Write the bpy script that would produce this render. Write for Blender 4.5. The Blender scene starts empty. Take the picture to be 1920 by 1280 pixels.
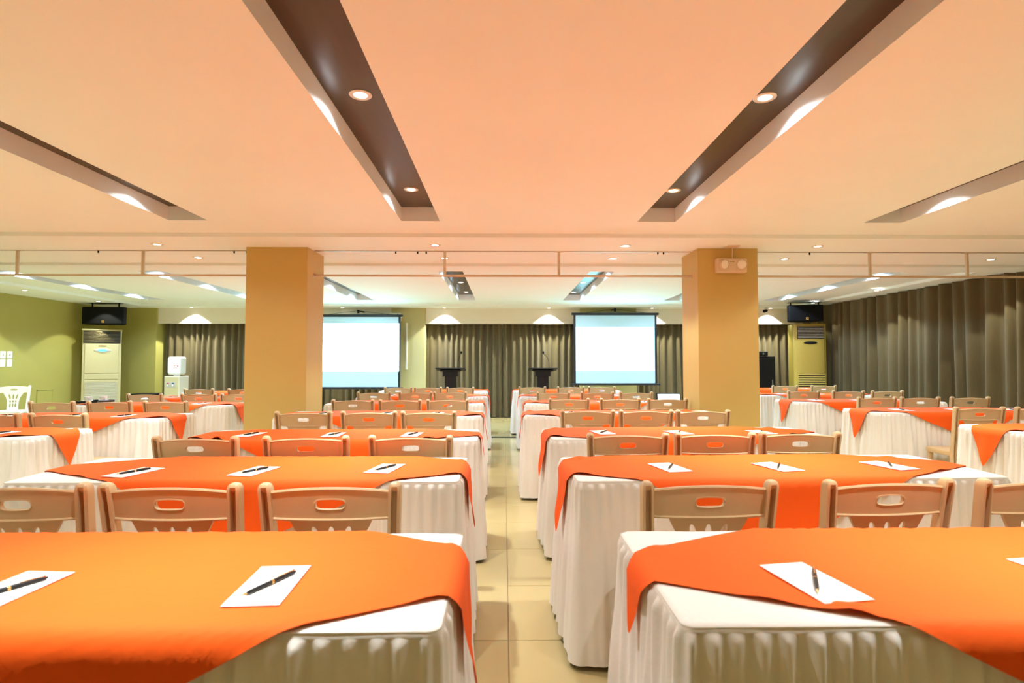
import bpy, bmesh, math, random
from mathutils import Vector, Matrix
random.seed(7)
PI = math.pi
C = bpy.context.scene.collection
sc = bpy.context.scene

# ------------------------------------------------------------------ camera
cam_d = bpy.data.cameras.new('camera')
cam_d.sensor_width = 36.0
cam_d.lens = 1060 / 1920 * 36.0
cam_d.clip_start = 0.05
cam_d.dof.use_dof = True
cam_d.dof.focus_distance = 3.6
cam_d.dof.aperture_fstop = 4.0
cam = bpy.data.objects.new('camera', cam_d)
C.objects.link(cam)
cam.location = (0, 0, 1.2)
cam.rotation_euler = (math.radians(90 + 2.161), 0, math.radians(-0.810))
sc.camera = cam

# ------------------------------------------------------------------ world, exposure
w = bpy.data.worlds.new('world')
sc.world = w
w.use_nodes = True
w.node_tree.nodes['Background'].inputs[0].default_value = (1, 0.93, 0.82, 1)
w.node_tree.nodes['Background'].inputs[1].default_value = 0.02
sc.view_settings.view_transform = 'Standard'
sc.view_settings.look = 'None'
sc.view_settings.gamma = 1
sc.view_settings.use_curve_mapping = False
sc.view_settings.exposure = -0.07
sc.cycles.max_bounces = 14
sc.cycles.diffuse_bounces = 10
sc.cycles.sample_clamp_indirect = 8
LIGHT_COL = (0.96, 1.0, 1.02)
FAR_COL = (0.72, 1.0, 1.32)
SIDE_COL = (0.96, 1.0, 0.86)
W_SLOT = 50.0      # lamps in the dark ceiling slots
W_BAND = 58.0      # lamps on the plain bands
W_EDGE = 62.0
W_FAR = 88.0
W_PELMET = 225.0

# ------------------------------------------------------------------ materials
def mat(name, col, rough=0.5, metal=0.0, spec=0.5, noise=0.0, nscale=20.0, bump=0.0, bscale=200.0, emit=None, estr=0.0, alpha=None, trans=0.0, sheen=0.0, stretch=None):
    m = bpy.data.materials.new(name)
    m.use_nodes = True
    nt = m.node_tree
    b = nt.nodes['Principled BSDF']
    b.inputs['Base Color'].default_value = (*col, 1)
    b.inputs['Roughness'].default_value = rough
    b.inputs['Metallic'].default_value = metal
    b.inputs['Specular IOR Level'].default_value = spec
    if trans: b.inputs['Transmission Weight'].default_value = trans
    if sheen:
        b.inputs['Sheen Weight'].default_value = sheen
    if emit:
        b.inputs['Emission Color'].default_value = (*emit, 1)
        b.inputs['Emission Strength'].default_value = estr
    if noise or bump:
        tc = nt.nodes.new('ShaderNodeTexCoord')
        src = tc.outputs['Object']
        if stretch:
            mp = nt.nodes.new('ShaderNodeMapping')
            mp.inputs['Scale'].default_value = stretch
            nt.links.new(src, mp.inputs[0])
            src = mp.outputs[0]
    if noise:
        n = nt.nodes.new('ShaderNodeTexNoise')
        n.inputs['Scale'].default_value = nscale
        n.inputs['Detail'].default_value = 4
        nt.links.new(src, n.inputs['Vector'])
        r = nt.nodes.new('ShaderNodeMixRGB')
        r.inputs[1].default_value = (*[c * (1 - noise) for c in col], 1)
        r.inputs[2].default_value = (*[min(1, c * (1 + noise)) for c in col], 1)
        nt.links.new(n.outputs['Fac'], r.inputs[0])
        nt.links.new(r.outputs[0], b.inputs['Base Color'])
    if bump:
        n2 = nt.nodes.new('ShaderNodeTexNoise')
        n2.inputs['Scale'].default_value = bscale
        n2.inputs['Detail'].default_value = 3
        nt.links.new(src, n2.inputs['Vector'])
        bp = nt.nodes.new('ShaderNodeBump')
        bp.inputs['Strength'].default_value = bump
        bp.inputs['Distance'].default_value = 0.01
        nt.links.new(n2.outputs['Fac'], bp.inputs['Height'])
        nt.links.new(bp.outputs['Normal'], b.inputs['Normal'])
    return m

M = {}
M['ceiling'] = mat('ceiling_paint', (0.86, 0.93, 0.95), 0.75, noise=0.02, nscale=3)
M['slot'] = mat('dark_brown_panel', (0.050, 0.030, 0.012), 0.32, noise=0.25, nscale=6, stretch=(6, 1, 1))
M['green'] = mat('olive_wall_paint', (0.42, 0.38, 0.10), 0.6, noise=0.04, nscale=3)
M['pier'] = mat('pale_olive_paint', (0.50, 0.46, 0.22), 0.6, noise=0.04, nscale=3)
M['mustard'] = mat('mustard_pillar_paint', (0.58, 0.41, 0.12), 0.55, noise=0.04, nscale=3)
M['cream'] = mat('cream_paint', (0.80, 0.76, 0.66), 0.6, noise=0.03, nscale=4)
M['tile'] = mat('cream_floor_tile', (0.47, 0.38, 0.175), 0.16, noise=0.08, nscale=2.5, bump=0.03, bscale=6)
M['grout'] = mat('tile_grout', (0.30, 0.22, 0.13), 0.8, noise=0.1)
M['curtain'] = mat('taupe_curtain_fabric', (0.110, 0.079, 0.028), 0.8, noise=0.12, nscale=60, bump=0.15, bscale=400, sheen=0.15, stretch=(1, 1, 0.1))
M['white_cloth'] = mat('white_table_linen', (0.75, 0.72, 0.66), 0.8, noise=0.02, nscale=8, bump=0.12, bscale=60)
M['orange'] = mat('orange_table_linen', (0.84, 0.104, 0.006), 0.75, spec=0.2, noise=0.04, nscale=8, bump=0.08, bscale=60)
M['tan'] = mat('tan_plastic', (0.58, 0.41, 0.21), 0.38, noise=0.04, nscale=12, bump=0.05, bscale=250)
M['white_plastic'] = mat('white_plastic', (0.85, 0.85, 0.80), 0.35, noise=0.02)
M['paper'] = mat('white_paper', (0.90, 0.89, 0.84), 0.7, noise=0.01)
M['black'] = mat('black_lacquer', (0.006, 0.006, 0.006), 0.35, spec=0.3, noise=0.2)
M['black_matte'] = mat('black_matte', (0.005, 0.005, 0.005), 0.65, spec=0.12, noise=0.2, nscale=40)
M['gold'] = mat('gold_metal', (0.90, 0.58, 0.20), 0.2, 1.0, noise=0.05)
M['steel'] = mat('grey_steel', (0.45, 0.42, 0.37), 0.35, 0.8, noise=0.08)
M['rail'] = mat('painted_rail', (0.62, 0.52, 0.38), 0.4, 0.3, noise=0.05)
M['ring'] = mat('lamp_trim', (0.75, 0.68, 0.58), 0.35, 0.3, noise=0.05)
M['lens'] = mat('lamp_lens', (1, 1, 1), 0.4, noise=0.01, emit=(1, 0.94, 0.82), estr=14)
M['wood'] = mat('table_board', (0.45, 0.33, 0.2), 0.5, noise=0.2, nscale=10)
M['acL'] = mat('ivory_cabinet', (0.56, 0.50, 0.27), 0.4, noise=0.03)
M['acR'] = mat('aged_yellow_cabinet', (0.47, 0.345, 0.06), 0.4, noise=0.04)
M['grille'] = mat('grey_grille', (0.50, 0.49, 0.40), 0.45, noise=0.05)
M['dark'] = mat('dark_interior', (0.010, 0.010, 0.009), 0.8, noise=0.2)
M['screen'] = mat('projection_screen_fabric', (0.40, 0.50, 0.53), 0.8, noise=0.01, emit=(0.36, 0.80, 1.0), estr=0.38)  # cyan glow put into the fabric stands in for projector light around the image
M['image'] = mat('projected_white_image', (0.9, 0.9, 0.9), 0.8, noise=0.01, emit=(0.30, 0.90, 1.0), estr=8.0)
M['navy'] = mat('black_screen_casing', (0.010, 0.014, 0.020), 0.35, noise=0.1)
M['blue'] = mat('blue_display', (0.05, 0.3, 0.6), 0.3, noise=0.05, emit=(0.15, 0.62, 1.0), estr=1.6)
M['bottle'] = mat('translucent_bottle', (0.86, 0.87, 0.84), 0.3, noise=0.02)
M['red'] = mat('red_print', (0.55, 0.03, 0.05), 0.5, noise=0.1)
M['navyblue'] = mat('blue_print', (0.03, 0.05, 0.25), 0.5, noise=0.1)
M['bronze'] = mat('bronze_badge', (0.22, 0.16, 0.05), 0.35, 0.5, noise=0.1)
M['glass'] = mat('lamp_glass', (0.92, 0.86, 0.76), 0.08, noise=0.03)
M['peach'] = mat('cream_lamp_housing', (0.70, 0.55, 0.38), 0.45, noise=0.03)
M['lcd'] = mat('lit_laptop_screen', (0.9, 0.9, 0.9), 0.4, noise=0.01, emit=(0.95, 0.97, 1.0), estr=1.3)

# ------------------------------------------------------------------ builders
def new_bm(): return bmesh.new()

def mesh_of(name, bm, m, smooth=None, recalc=True):
    if recalc: bmesh.ops.recalc_face_normals(bm, faces=bm.faces[:])
    me = bpy.data.meshes.new(name)
    bm.to_mesh(me)
    bm.free()
    me.materials.append(M[m] if isinstance(m, str) else m)
    if smooth is not None:
        for p in me.polygons: p.use_smooth = True
        if smooth < 180: me.set_sharp_from_angle(angle=math.radians(smooth))
    return me

def obj(name, bm, m, parent=None, smooth=None, loc=None, recalc=True):
    me = bm if isinstance(bm, bpy.types.Mesh) else mesh_of(name, bm, m, smooth, recalc)
    o = bpy.data.objects.new(name, me)
    C.objects.link(o)
    if parent is not None: o.parent = parent
    if loc is not None: o.location = loc
    return o

def tag(o, label=None, cat=None, group=None, kind=None):
    if label: o['label'] = label
    if cat: o['category'] = cat
    if group: o['group'] = group
    if kind: o['kind'] = kind
    return o

def thing(name, label, cat, loc=(0, 0, 0), rz=0.0, group=None):
    o = bpy.data.objects.new(name, None)
    o.empty_display_size = 0.1
    C.objects.link(o)
    o.location = loc
    o.rotation_euler = (0, 0, rz)
    return tag(o, label, cat, group)

def copy_tree(o, parent=None):
    c = o.copy()
    C.objects.link(c)
    c.parent = parent
    for ch in list(o.children): copy_tree(ch, c)
    return c

def struct(name, bm, m, parent=None, smooth=None, label=None):
    o = obj(name, bm, m, parent, smooth)
    if parent is None: o['kind'] = 'structure'
    if label: o['label'] = label
    return o

def box(bm, lo, hi, bev=0.0, seg=1, rot=None):
    lo, hi = Vector(lo), Vector(hi)
    c = (lo + hi) / 2
    s = hi - lo
    mt = Matrix.Translation(c)
    if rot is not None: mt = mt @ rot
    mt = mt @ Matrix.Diagonal((*s, 1))
    r = bmesh.ops.create_cube(bm, size=1, matrix=mt)
    if bev:
        es = list({e for v in r['verts'] for e in v.link_edges})
        bmesh.ops.bevel(bm, geom=es, offset=bev, segments=seg, affect='EDGES', profile=0.5)

def loft(bm, rings, closed=True, cap0=True, cap1=True):
    vs = [[bm.verts.new(p) for p in r] for r in rings]
    n = len(vs[0])
    for a, b in zip(vs, vs[1:]):
        for i in range(n if closed else n - 1):
            j = (i + 1) % n
            bm.faces.new((a[i], a[j], b[j], b[i]))
    if cap0: bm.faces.new(vs[0][::-1])
    if cap1: bm.faces.new(vs[-1])
    return vs

def tube(bm, pts, r, n=8, caps=True):
    pts = [Vector(p) for p in pts]
    rings = []
    for i, p in enumerate(pts):
        d = (pts[min(i + 1, len(pts) - 1)] - pts[max(i - 1, 0)]).normalized()
        up = Vector((0, 0, 1)) if abs(d.z) < 0.9 else Vector((0, 1, 0))
        a = d.cross(up).normalized()
        b = a.cross(d)
        rr = r[i] if isinstance(r, (list, tuple)) else r
        rings.append([p + (a * math.cos(2 * PI * k / n) + b * math.sin(2 * PI * k / n)) * rr for k in range(n)])
    loft(bm, rings, True, caps, caps)

def lathe(bm, prof, n=20, mt=Matrix.Identity(4)):
    rings = [[mt @ Vector((r * math.cos(2 * PI * k / n), r * math.sin(2 * PI * k / n), z)) for k in range(n)] for r, z in prof]
    loft(bm, rings, True, True, True)

def grid(bm, nu, nv, fn):
    vs = [[bm.verts.new(fn(i / nu, j / nv)) for j in range(nv + 1)] for i in range(nu + 1)]
    for i in range(nu):
        for j in range(nv):
            bm.faces.new((vs[i][j], vs[i + 1][j], vs[i + 1][j + 1], vs[i][j + 1]))
    return vs

def spans(bm, levels, edges, place):
    """Strips with openings between them: edges(t) gives left/right pairs; zero-width gaps weld shut."""
    cache = {}
    E_ = [edges(t) for t in levels]
    K = len(E_[0]) // 2
    def v(l, e, s):
        k = (l, e, s)
        if k not in cache: cache[k] = bm.verts.new(place(levels[l], E_[l][e], s))
        return cache[k]
    def quad(*q):
        try: bm.faces.new(q)
        except ValueError: pass
    for l in range(len(levels) - 1):
        for k in range(K):
            a, b = 2 * k, 2 * k + 1
            quad(v(l, a, 0), v(l, b, 0), v(l + 1, b, 0), v(l + 1, a, 0))
            quad(v(l, a, 1), v(l + 1, a, 1), v(l + 1, b, 1), v(l, b, 1))
            for e, nb in ((a, a - 1), (b, b + 1)):
                if 0 <= nb < 2 * K:
                    if abs(E_[l][e] - E_[l][nb]) < 1e-6 and abs(E_[l + 1][e] - E_[l + 1][nb]) < 1e-6: continue
                quad(v(l, e, 0), v(l + 1, e, 0), v(l + 1, e, 1), v(l, e, 1))
    for l in (0, len(levels) - 1):
        for k in range(K):
            quad(v(l, 2 * k, 0), v(l, 2 * k + 1, 0), v(l, 2 * k + 1, 1), v(l, 2 * k, 1))
    bmesh.ops.remove_doubles(bm, verts=bm.verts[:], dist=1e-5)
    bmesh.ops.dissolve_degenerate(bm, edges=bm.edges[:], dist=1e-6)

def lerp(a, b, t): return a + (b - a) * t
def smooth01(t):
    t = max(0.0, min(1.0, t))
    return t * t * (3 - 2 * t)
def interp(x, tab):
    if x <= tab[0][0]: return tab[0][1]
    for (a, fa), (b, fb) in zip(tab, tab[1:]):
        if x <= b: return lerp(fa, fb, (x - a) / (b - a))
    return tab[-1][1]

ORD = ['nearest', 'second', 'third', 'fourth', 'fifth', 'sixth', 'seventh']

# ------------------------------------------------------------------ the room shell
XL, XR, YB, YF = -8.45, 6.80, -3.2, 12.60
ZA, ZB, ZB2, ZT = 2.413, 2.377, 2.347, 2.533
Y1, Y2, Y3, Y4 = 5.272, 6.683, 7.07, 11.75     # steps of the ceiling
CX0, CX1 = -7.50, 6.15                          # the far tray
SLOT_X = [-6.72, -4.70, -2.69, -0.715, 1.31, 3.28, 5.22]
SLOT_H = 0.164

bm = new_bm(); box(bm, (XL - .15, YB, -.05), (XL, YF, 2.7)); struct('wall_left', bm, 'green', label='olive green painted side wall')
bm = new_bm(); box(bm, (XR, YB, -.05), (XR + .15, YF, 2.7)); struct('wall_right', bm, 'green')
bm = new_bm(); box(bm, (XL - .15, YF, -.05), (XR + .15, YF + .15, 2.7)); struct('wall_far', bm, 'cream')
bm = new_bm(); box(bm, (XL - .15, YB - .15, -.05), (XR + .15, YB, 2.7)); struct('wall_back', bm, 'green')

def slab_with_slots(x0, x1, y0, y1, z, slots, sy0, sy1):
    bm = new_bm()
    xs = x0
    for c in slots:
        box(bm, (xs, y0, z), (c - SLOT_H, y1, ZT))
        if sy0 > y0: box(bm, (c - SLOT_H, y0, z), (c + SLOT_H, sy0, ZT))
        if sy1 < y1: box(bm, (c - SLOT_H, sy1, z), (c + SLOT_H, y1, ZT))
        xs = c + SLOT_H
    box(bm, (xs, y0, z), (x1, y1, ZT))
    return bm
struct('ceiling', slab_with_slots(XL, XR, YB, Y1, ZA, SLOT_X, 0.35, 4.81), 'ceiling', label='near ceiling with long dark recessed slots')
bm = new_bm(); box(bm, (XL, Y1, ZB), (XR, Y2, ZT)); struct('ceiling.001', bm, 'ceiling')
bm = new_bm(); box(bm, (XL, Y2, ZB2), (XR, Y3, ZT)); struct('ceiling.002', bm, 'ceiling')
struct('ceiling.003', slab_with_slots(CX0, CX1, Y3, Y4, ZA + .004, SLOT_X, 7.5, 11.0), 'ceiling', label='far ceiling with dark recessed slots')
bm = new_bm()
box(bm, (XL, Y3, ZB), (CX0, YF, ZT)); box(bm, (CX1, Y3, ZB), (XR, YF, ZT)); box(bm, (CX0, Y4, ZB), (CX1, YF, ZT))
struct('ceiling.004', bm, 'ceiling')
bm = new_bm(); box(bm, (XL - .15, YB - .15, ZT + .03), (XR + .15, YF + .15, ZT + .12)); struct('ceiling.005', bm, 'cream')
for i, c in enumerate(SLOT_X):
    for y0, y1 in ((0.35, 4.81), (7.5, 11.0)):
        bm = new_bm(); box(bm, (c - SLOT_H - .01, y0 - .01, ZT + .0005), (c + SLOT_H + .01, y1 + .01, ZT + .025))
        struct('trim_%d' % (1 + 2 * i + (y0 > 0)), bm, 'slot', label='dark brown panel inside a ceiling slot')

# floor: slab, single tiles along the aisle, the rest joined
bm = new_bm(); box(bm, (XL - .15, YB - .15, -.12), (XR + .15, YF + .15, -.004))
floor = struct('floor', bm, 'grout')
TS, TX, TY = 0.60, 0.02, 2.495
def tile_bm(x0, x1, y0, y1, bev=0.0015):
    b = new_bm(); box(b, (x0, y0, -.009), (x1, y1, 0.0), bev); return b
g = 0.0018
tile_me = mesh_of('tile', tile_bm(g, TS - g, g, TS - g), 'tile')
rest = new_bm()
nx0, nx1 = math.floor((XL - TX) / TS), math.ceil((XR - TX) / TS)
ny0, ny1 = math.floor((YB - TY) / TS), math.ceil((YF - TY) / TS)
for i in range(nx0, nx1):
    for j in range(ny0, ny1):
        x, y = TX + i * TS, TY + j * TS
        if -2 <= i <= 1 and y > 0.5 and y + TS < YF:
            o = obj('tile', tile_me, None, floor, loc=(x, y, random.uniform(-.0006, .0004)))
        else:
            box(rest, (max(x + g, XL), max(y + g, YB), -.009), (min(x + TS - g, XR), min(y + TS - g, YF), 0.0))
o = obj('tile_field', rest, 'tile', floor); o['kind'] = 'stuff'

# pillars, piers and pelmets
PZ = 2.40
for nm, x0, x1 in (('pillar', -2.623, -2.0), ('pillar.001', 1.99, 2.612)):
    bm = new_bm(); box(bm, (x0, 5.75, -.02), (x1, 6.272, PZ), .006, 2)
    struct(nm, bm, 'mustard', label='mustard painted square pillar, the %s of two' % ('left' if x0 < 0 else 'right'))
for k, (x0, x1, mt) in enumerate(((XL, -7.447, 'green'), (-2.43, -1.70, 'pier'), (1.65, 2.87, 'pier'))):
    bm = new_bm(); box(bm, (x0, 12.20, -.02), (x1, YF, PZ), .004, 1)
    struct('pillar.%03d' % (k + 2), bm, mt, label='shallow olive wall pier between the curtains')
for k, (x0, x1) in enumerate(((-7.447, -2.43), (-1.70, 1.65), (2.87, 6.35))):
    bm = new_bm(); box(bm, (x0, 12.25, 2.045), (x1, 12.30, PZ), .003, 1)
    struct('trim_%d' % (20 + k), bm, 'cream', label='white pelmet board above the far curtains')

# ------------------------------------------------------------------ downlights
ring_bm = new_bm()
lathe(ring_bm, [(.032, .004), (.034, -.004), (.052, -.006), (.056, -.003), (.056, .003)], 28)
# leave the middle open: a ring only
for f in [f for f in ring_bm.faces if len(f.verts) > 4]: ring_bm.faces.remove(f)
RING = mesh_of('trim_ring', ring_bm, 'ring', 50)
lens_bm = new_bm(); lathe(lens_bm, [(.033, .006), (.033, -.002), (.022, -.0045), (.008, -.0055)], 24)
LENS = mesh_of('lens', lens_bm, 'lens', 60)

def lamp_data(name, watts, cone, blend, peak, col=LIGHT_COL):
    l = bpy.data.lights.new(name, 'SPOT')
    l.energy = watts
    l.spot_size = math.radians(cone)
    l.spot_blend = blend
    l.shadow_soft_size = 0.035
    l.color = col
    l.use_nodes = True
    nt = l.node_tree
    em = nt.nodes['Emission']
    tc = nt.nodes.new('ShaderNodeTexCoord')
    sp = nt.nodes.new('ShaderNodeSeparateXYZ')
    nt.links.new(tc.outputs['Normal'], sp.inputs[0])
    ab = nt.nodes.new('ShaderNodeMath'); ab.operation = 'ABSOLUTE'
    nt.links.new(sp.outputs[2], ab.inputs[0])
    pw = nt.nodes.new('ShaderNodeMath'); pw.operation = 'POWER'; pw.inputs[1].default_value = 14
    nt.links.new(ab.outputs[0], pw.inputs[0])
    ma = nt.nodes.new('ShaderNodeMath'); ma.operation = 'MULTIPLY_ADD'
    ma.inputs[1].default_value = peak; ma.inputs[2].default_value = 1.0
    nt.links.new(pw.outputs[0], ma.inputs[0])
    nt.links.new(ma.outputs[0], em.inputs['Strength'])
    return l
L_SLOT = lamp_data('slot_lamp', W_SLOT, 148, 0.4, 7.5)
L_FAR = lamp_data('far_slot_lamp', W_FAR, 156, 0.35, 1.6, FAR_COL)
L_PELMET = lamp_data('pelmet_lamp', W_PELMET, 103, 0.12, 1.2, SIDE_COL)
L_BAND = lamp_data('band_lamp', W_BAND, 105, 0.30, 1.2)
L_EDGE = lamp_data('edge_lamp', W_EDGE, 98, 0.12, 1.2, SIDE_COL)

def downlight(x, y, z, data, label):
    t = thing('downlight', label, 'downlight', (x, y, z), 0, 'recessed ceiling downlights')
    obj('trim_ring', RING, None, t)
    obj('lens', LENS, None, t)
    l = bpy.data.objects.new('lamp', data)
    C.objects.link(l)
    l.parent = t
    l.location = (0, 0, -.012)
    return t
SN = ['leftmost', 'second', 'third', 'fourth', 'fifth', 'sixth', 'seventh']
for i, c in enumerate(SLOT_X):
    for k, y in enumerate((4.31, 2.775, 1.24)):
        downlight(c + .0, y, ZT, L_SLOT, 'downlight %s from the far end of near ceiling slot, %s slot from left' % (('first', 'second', 'third')[k], SN[i]))
    for k, y in enumerate((10.60, 9.33, 8.04)):
        downlight(c, y, ZT, L_FAR, 'downlight %s from the far end of far ceiling slot, %s slot from left' % (('first', 'second', 'third')[k], SN[i]))
for i, x in enumerate((-3.45, -.69, 1.22, 3.17)):
    downlight(x, 5.63, ZB, L_BAND, 'small downlight in front of the hanging rail, %s from left' % SN[i])
for i, x in enumerate((-3.42, -.67, 1.225, 3.18, 5.55)):
    downlight(x, 6.33, ZB, L_BAND, 'small downlight just behind the hanging rail, %s from left' % SN[i])
for i, y in enumerate((11.0, 9.1, 7.1)):
    downlight(6.08, y, ZB, L_EDGE, 'downlight along the long side curtain, %s from the far corner' % ('nearest', 'second', 'third')[i])
for i, y in enumerate((10.9, 9.24, 7.3)):
    downlight(-7.77, y, ZB, L_EDGE, 'downlight along the olive side wall, %s from the far corner' % ('nearest', 'second', 'third')[i])
for i, x in enumerate((-6.65, -3.45, -1.28, .96, 3.19, 5.75)):
    downlight(x, 12.09, ZB, L_PELMET, 'downlight grazing the far white pelmet, %s from left' % SN[i])

# ------------------------------------------------------------------ curtains
def curtain_bm(length, z0, z1, fold, depth, seed, lean=0.0):
    rnd = random.Random(seed)
    ph = [rnd.uniform(0, 6.28) for _ in range(8)]
    n = int(length / fold * 12)
    nz = 14
    def fn(a, b):
        s = a * length
        top = b
        f = 2 * PI * s / fold + 1.1 * math.sin(2 * PI * s / 0.9 + ph[0]) + .7 * math.sin(2 * PI * s / 1.9 + ph[1]) + (1 - top) * .8 * math.sin(2 * PI * s / 1.3 + ph[2])
        amp = depth * (1 + .35 * math.sin(2 * PI * s / .73 + ph[3]) + .25 * (1 - top) * math.sin(2 * PI * s / .41 + ph[4]))
        wv = math.sin(f)
        wv = math.copysign(abs(wv) ** .75, wv)
        amp *= min(1, s / .08, (length - s) / .08)
        y = amp * wv * (.75 + .4 * (1 - top)) + .008 * math.sin(f * 2 + ph[5]) * (1 - top)
        x = s + .024 * math.sin(2 * PI * s / .8 + ph[6]) * (1 - top) * min(1, 4 * (s / length) * (1 - s / length)) + lean * (1 - top) * (s / length - .5)
        z = lerp(z0, z1, b) + (.006 * math.sin(f * .5 + ph[7]) if b == 0 else 0)
        return Vector((x, y, z))
    bm = new_bm(); grid(bm, n, nz, fn)
    return bm
def curtain(label, p, rz, length, z0, z1, fold, depth, seed, lean=0.0, group=None):
    o = obj('curtain', curtain_bm(length, z0, z1, fold, depth, seed, lean), 'curtain', None, 180, recalc=False)
    o.location = p; o.rotation_euler = (0, 0, rz)
    return tag(o, label, 'curtain', group)
gf, gs_ = 'taupe curtains on the far wall', 'long taupe curtains on the side wall'
curtain('taupe curtain behind the water dispenser on the far wall', (-7.36, 12.42, 0), 0, 2.5, .012, 2.12, .145, .045, 1, group=gf)
curtain('taupe curtain behind the left projection screen on the far wall', (-4.84, 12.42, 0), 0, 2.38, .012, 2.12, .145, .045, 2, group=gf)
curtain('taupe curtain behind the left black lectern on the far wall', (-1.68, 12.42, 0), 0, 1.62, .012, 2.12, .135, .045, 3, .03, gf)
curtain('taupe curtain behind the right black lectern on the far wall', (-.03, 12.42, 0), 0, 1.66, .012, 2.12, .135, .045, 4, -.03, gf)
curtain('taupe curtain just right of the right projection screen', (2.9, 12.42, 0), 0, 1.75, .012, 2.12, .14, .045, 5, group=gf)
curtain('taupe curtain behind the black equipment cabinet on the far wall', (4.68, 12.42, 0), 0, 1.72, .012, 2.12, .14, .045, 6, group=gf)
curtain('long taupe side curtain, far panel running into the corner by the yellow air conditioner', (6.56, 12.3, 0), -PI / 2, 3.52, .012, ZB - .004, .24, .075, 7, .0, gs_)
curtain('long taupe side curtain, near panel at the right edge of the room', (6.56, 8.774, 0), -PI / 2, 4.6, .012, ZB - .004, .26, .078, 8, -.0, gs_)

# ------------------------------------------------------------------ partition rails and ceiling track
RZ = 2.117
def rail(label, x0, x1, posts):
    t = thing('partition_rail', label, 'rail', ((x0 + x1) / 2, 5.94, RZ), 0, 'metal partition rails under the ceiling')
    ox = (x0 + x1) / 2
    bm = new_bm(); tube(bm, [(x0 - ox, 0, 0), (x1 - ox, 0, 0)], .0125, 10); obj('rod', bm, 'rail', t, 40)
    for p in posts:
        bm = new_bm(); box(bm, (p - ox - .013, -.013, 0.004), (p - ox + .013, .013, ZB - RZ - .004), .003)
        obj('post', bm, 'rail', t)
        bm = new_bm(); box(bm, (p - ox - .05, -.02, ZB - RZ - .006), (p - ox + .05, .02, ZB - RZ), .002)
        obj('bracket', bm, 'rail', t)
    for e, s in ((x0, 1), (x1, -1)):
        bm = new_bm(); lathe(bm, [(.024, 0), (.024, .006), (.016, .008)], 14, Matrix.Translation((e - ox, 0, 0)) @ Matrix.Rotation(s * PI / 2, 4, 'Y'))
        obj('end_flange', bm, 'rail', t, 40)
rail('metal partition rail hung from the ceiling left of the left pillar', XL, -2.623, (-6.6, -5.08, -3.78))
rail('metal partition rail hung from the ceiling between the two pillars', -2.0, 1.99, (-.625, .58))
rail('metal partition rail hung from the ceiling right of the right pillar', 2.612, 6.45, (3.9, 4.95))
def track(label, x0, x1, hooks):
    t = thing('curtain_track', label, 'track', ((x0 + x1) / 2, 5.93, ZB), 0, 'thin ceiling curtain tracks')
    ox = (x0 + x1) / 2
    bm = new_bm(); box(bm, (x0 - ox, -.006, -.007), (x1 - ox, .006, 0)); obj('track', bm, 'steel', t)
    for h in hooks:
        bm = new_bm(); box(bm, (h - ox - .007, -.006, -.03), (h - ox + .007, .006, -.005), .002); obj('hook', bm, 'black_matte', t)
track('thin curtain track on the ceiling left of the left pillar', -8.2, -2.63, (-4.24, -2.83, -2.7))
track('thin curtain track on the ceiling between the two pillars', -1.99, 1.98, (-1.14, -.91, -.82, 1.63, 1.69))
track('thin curtain track on the ceiling right of the right pillar', 2.62, 6.3, (2.66, 3.25))

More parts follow.
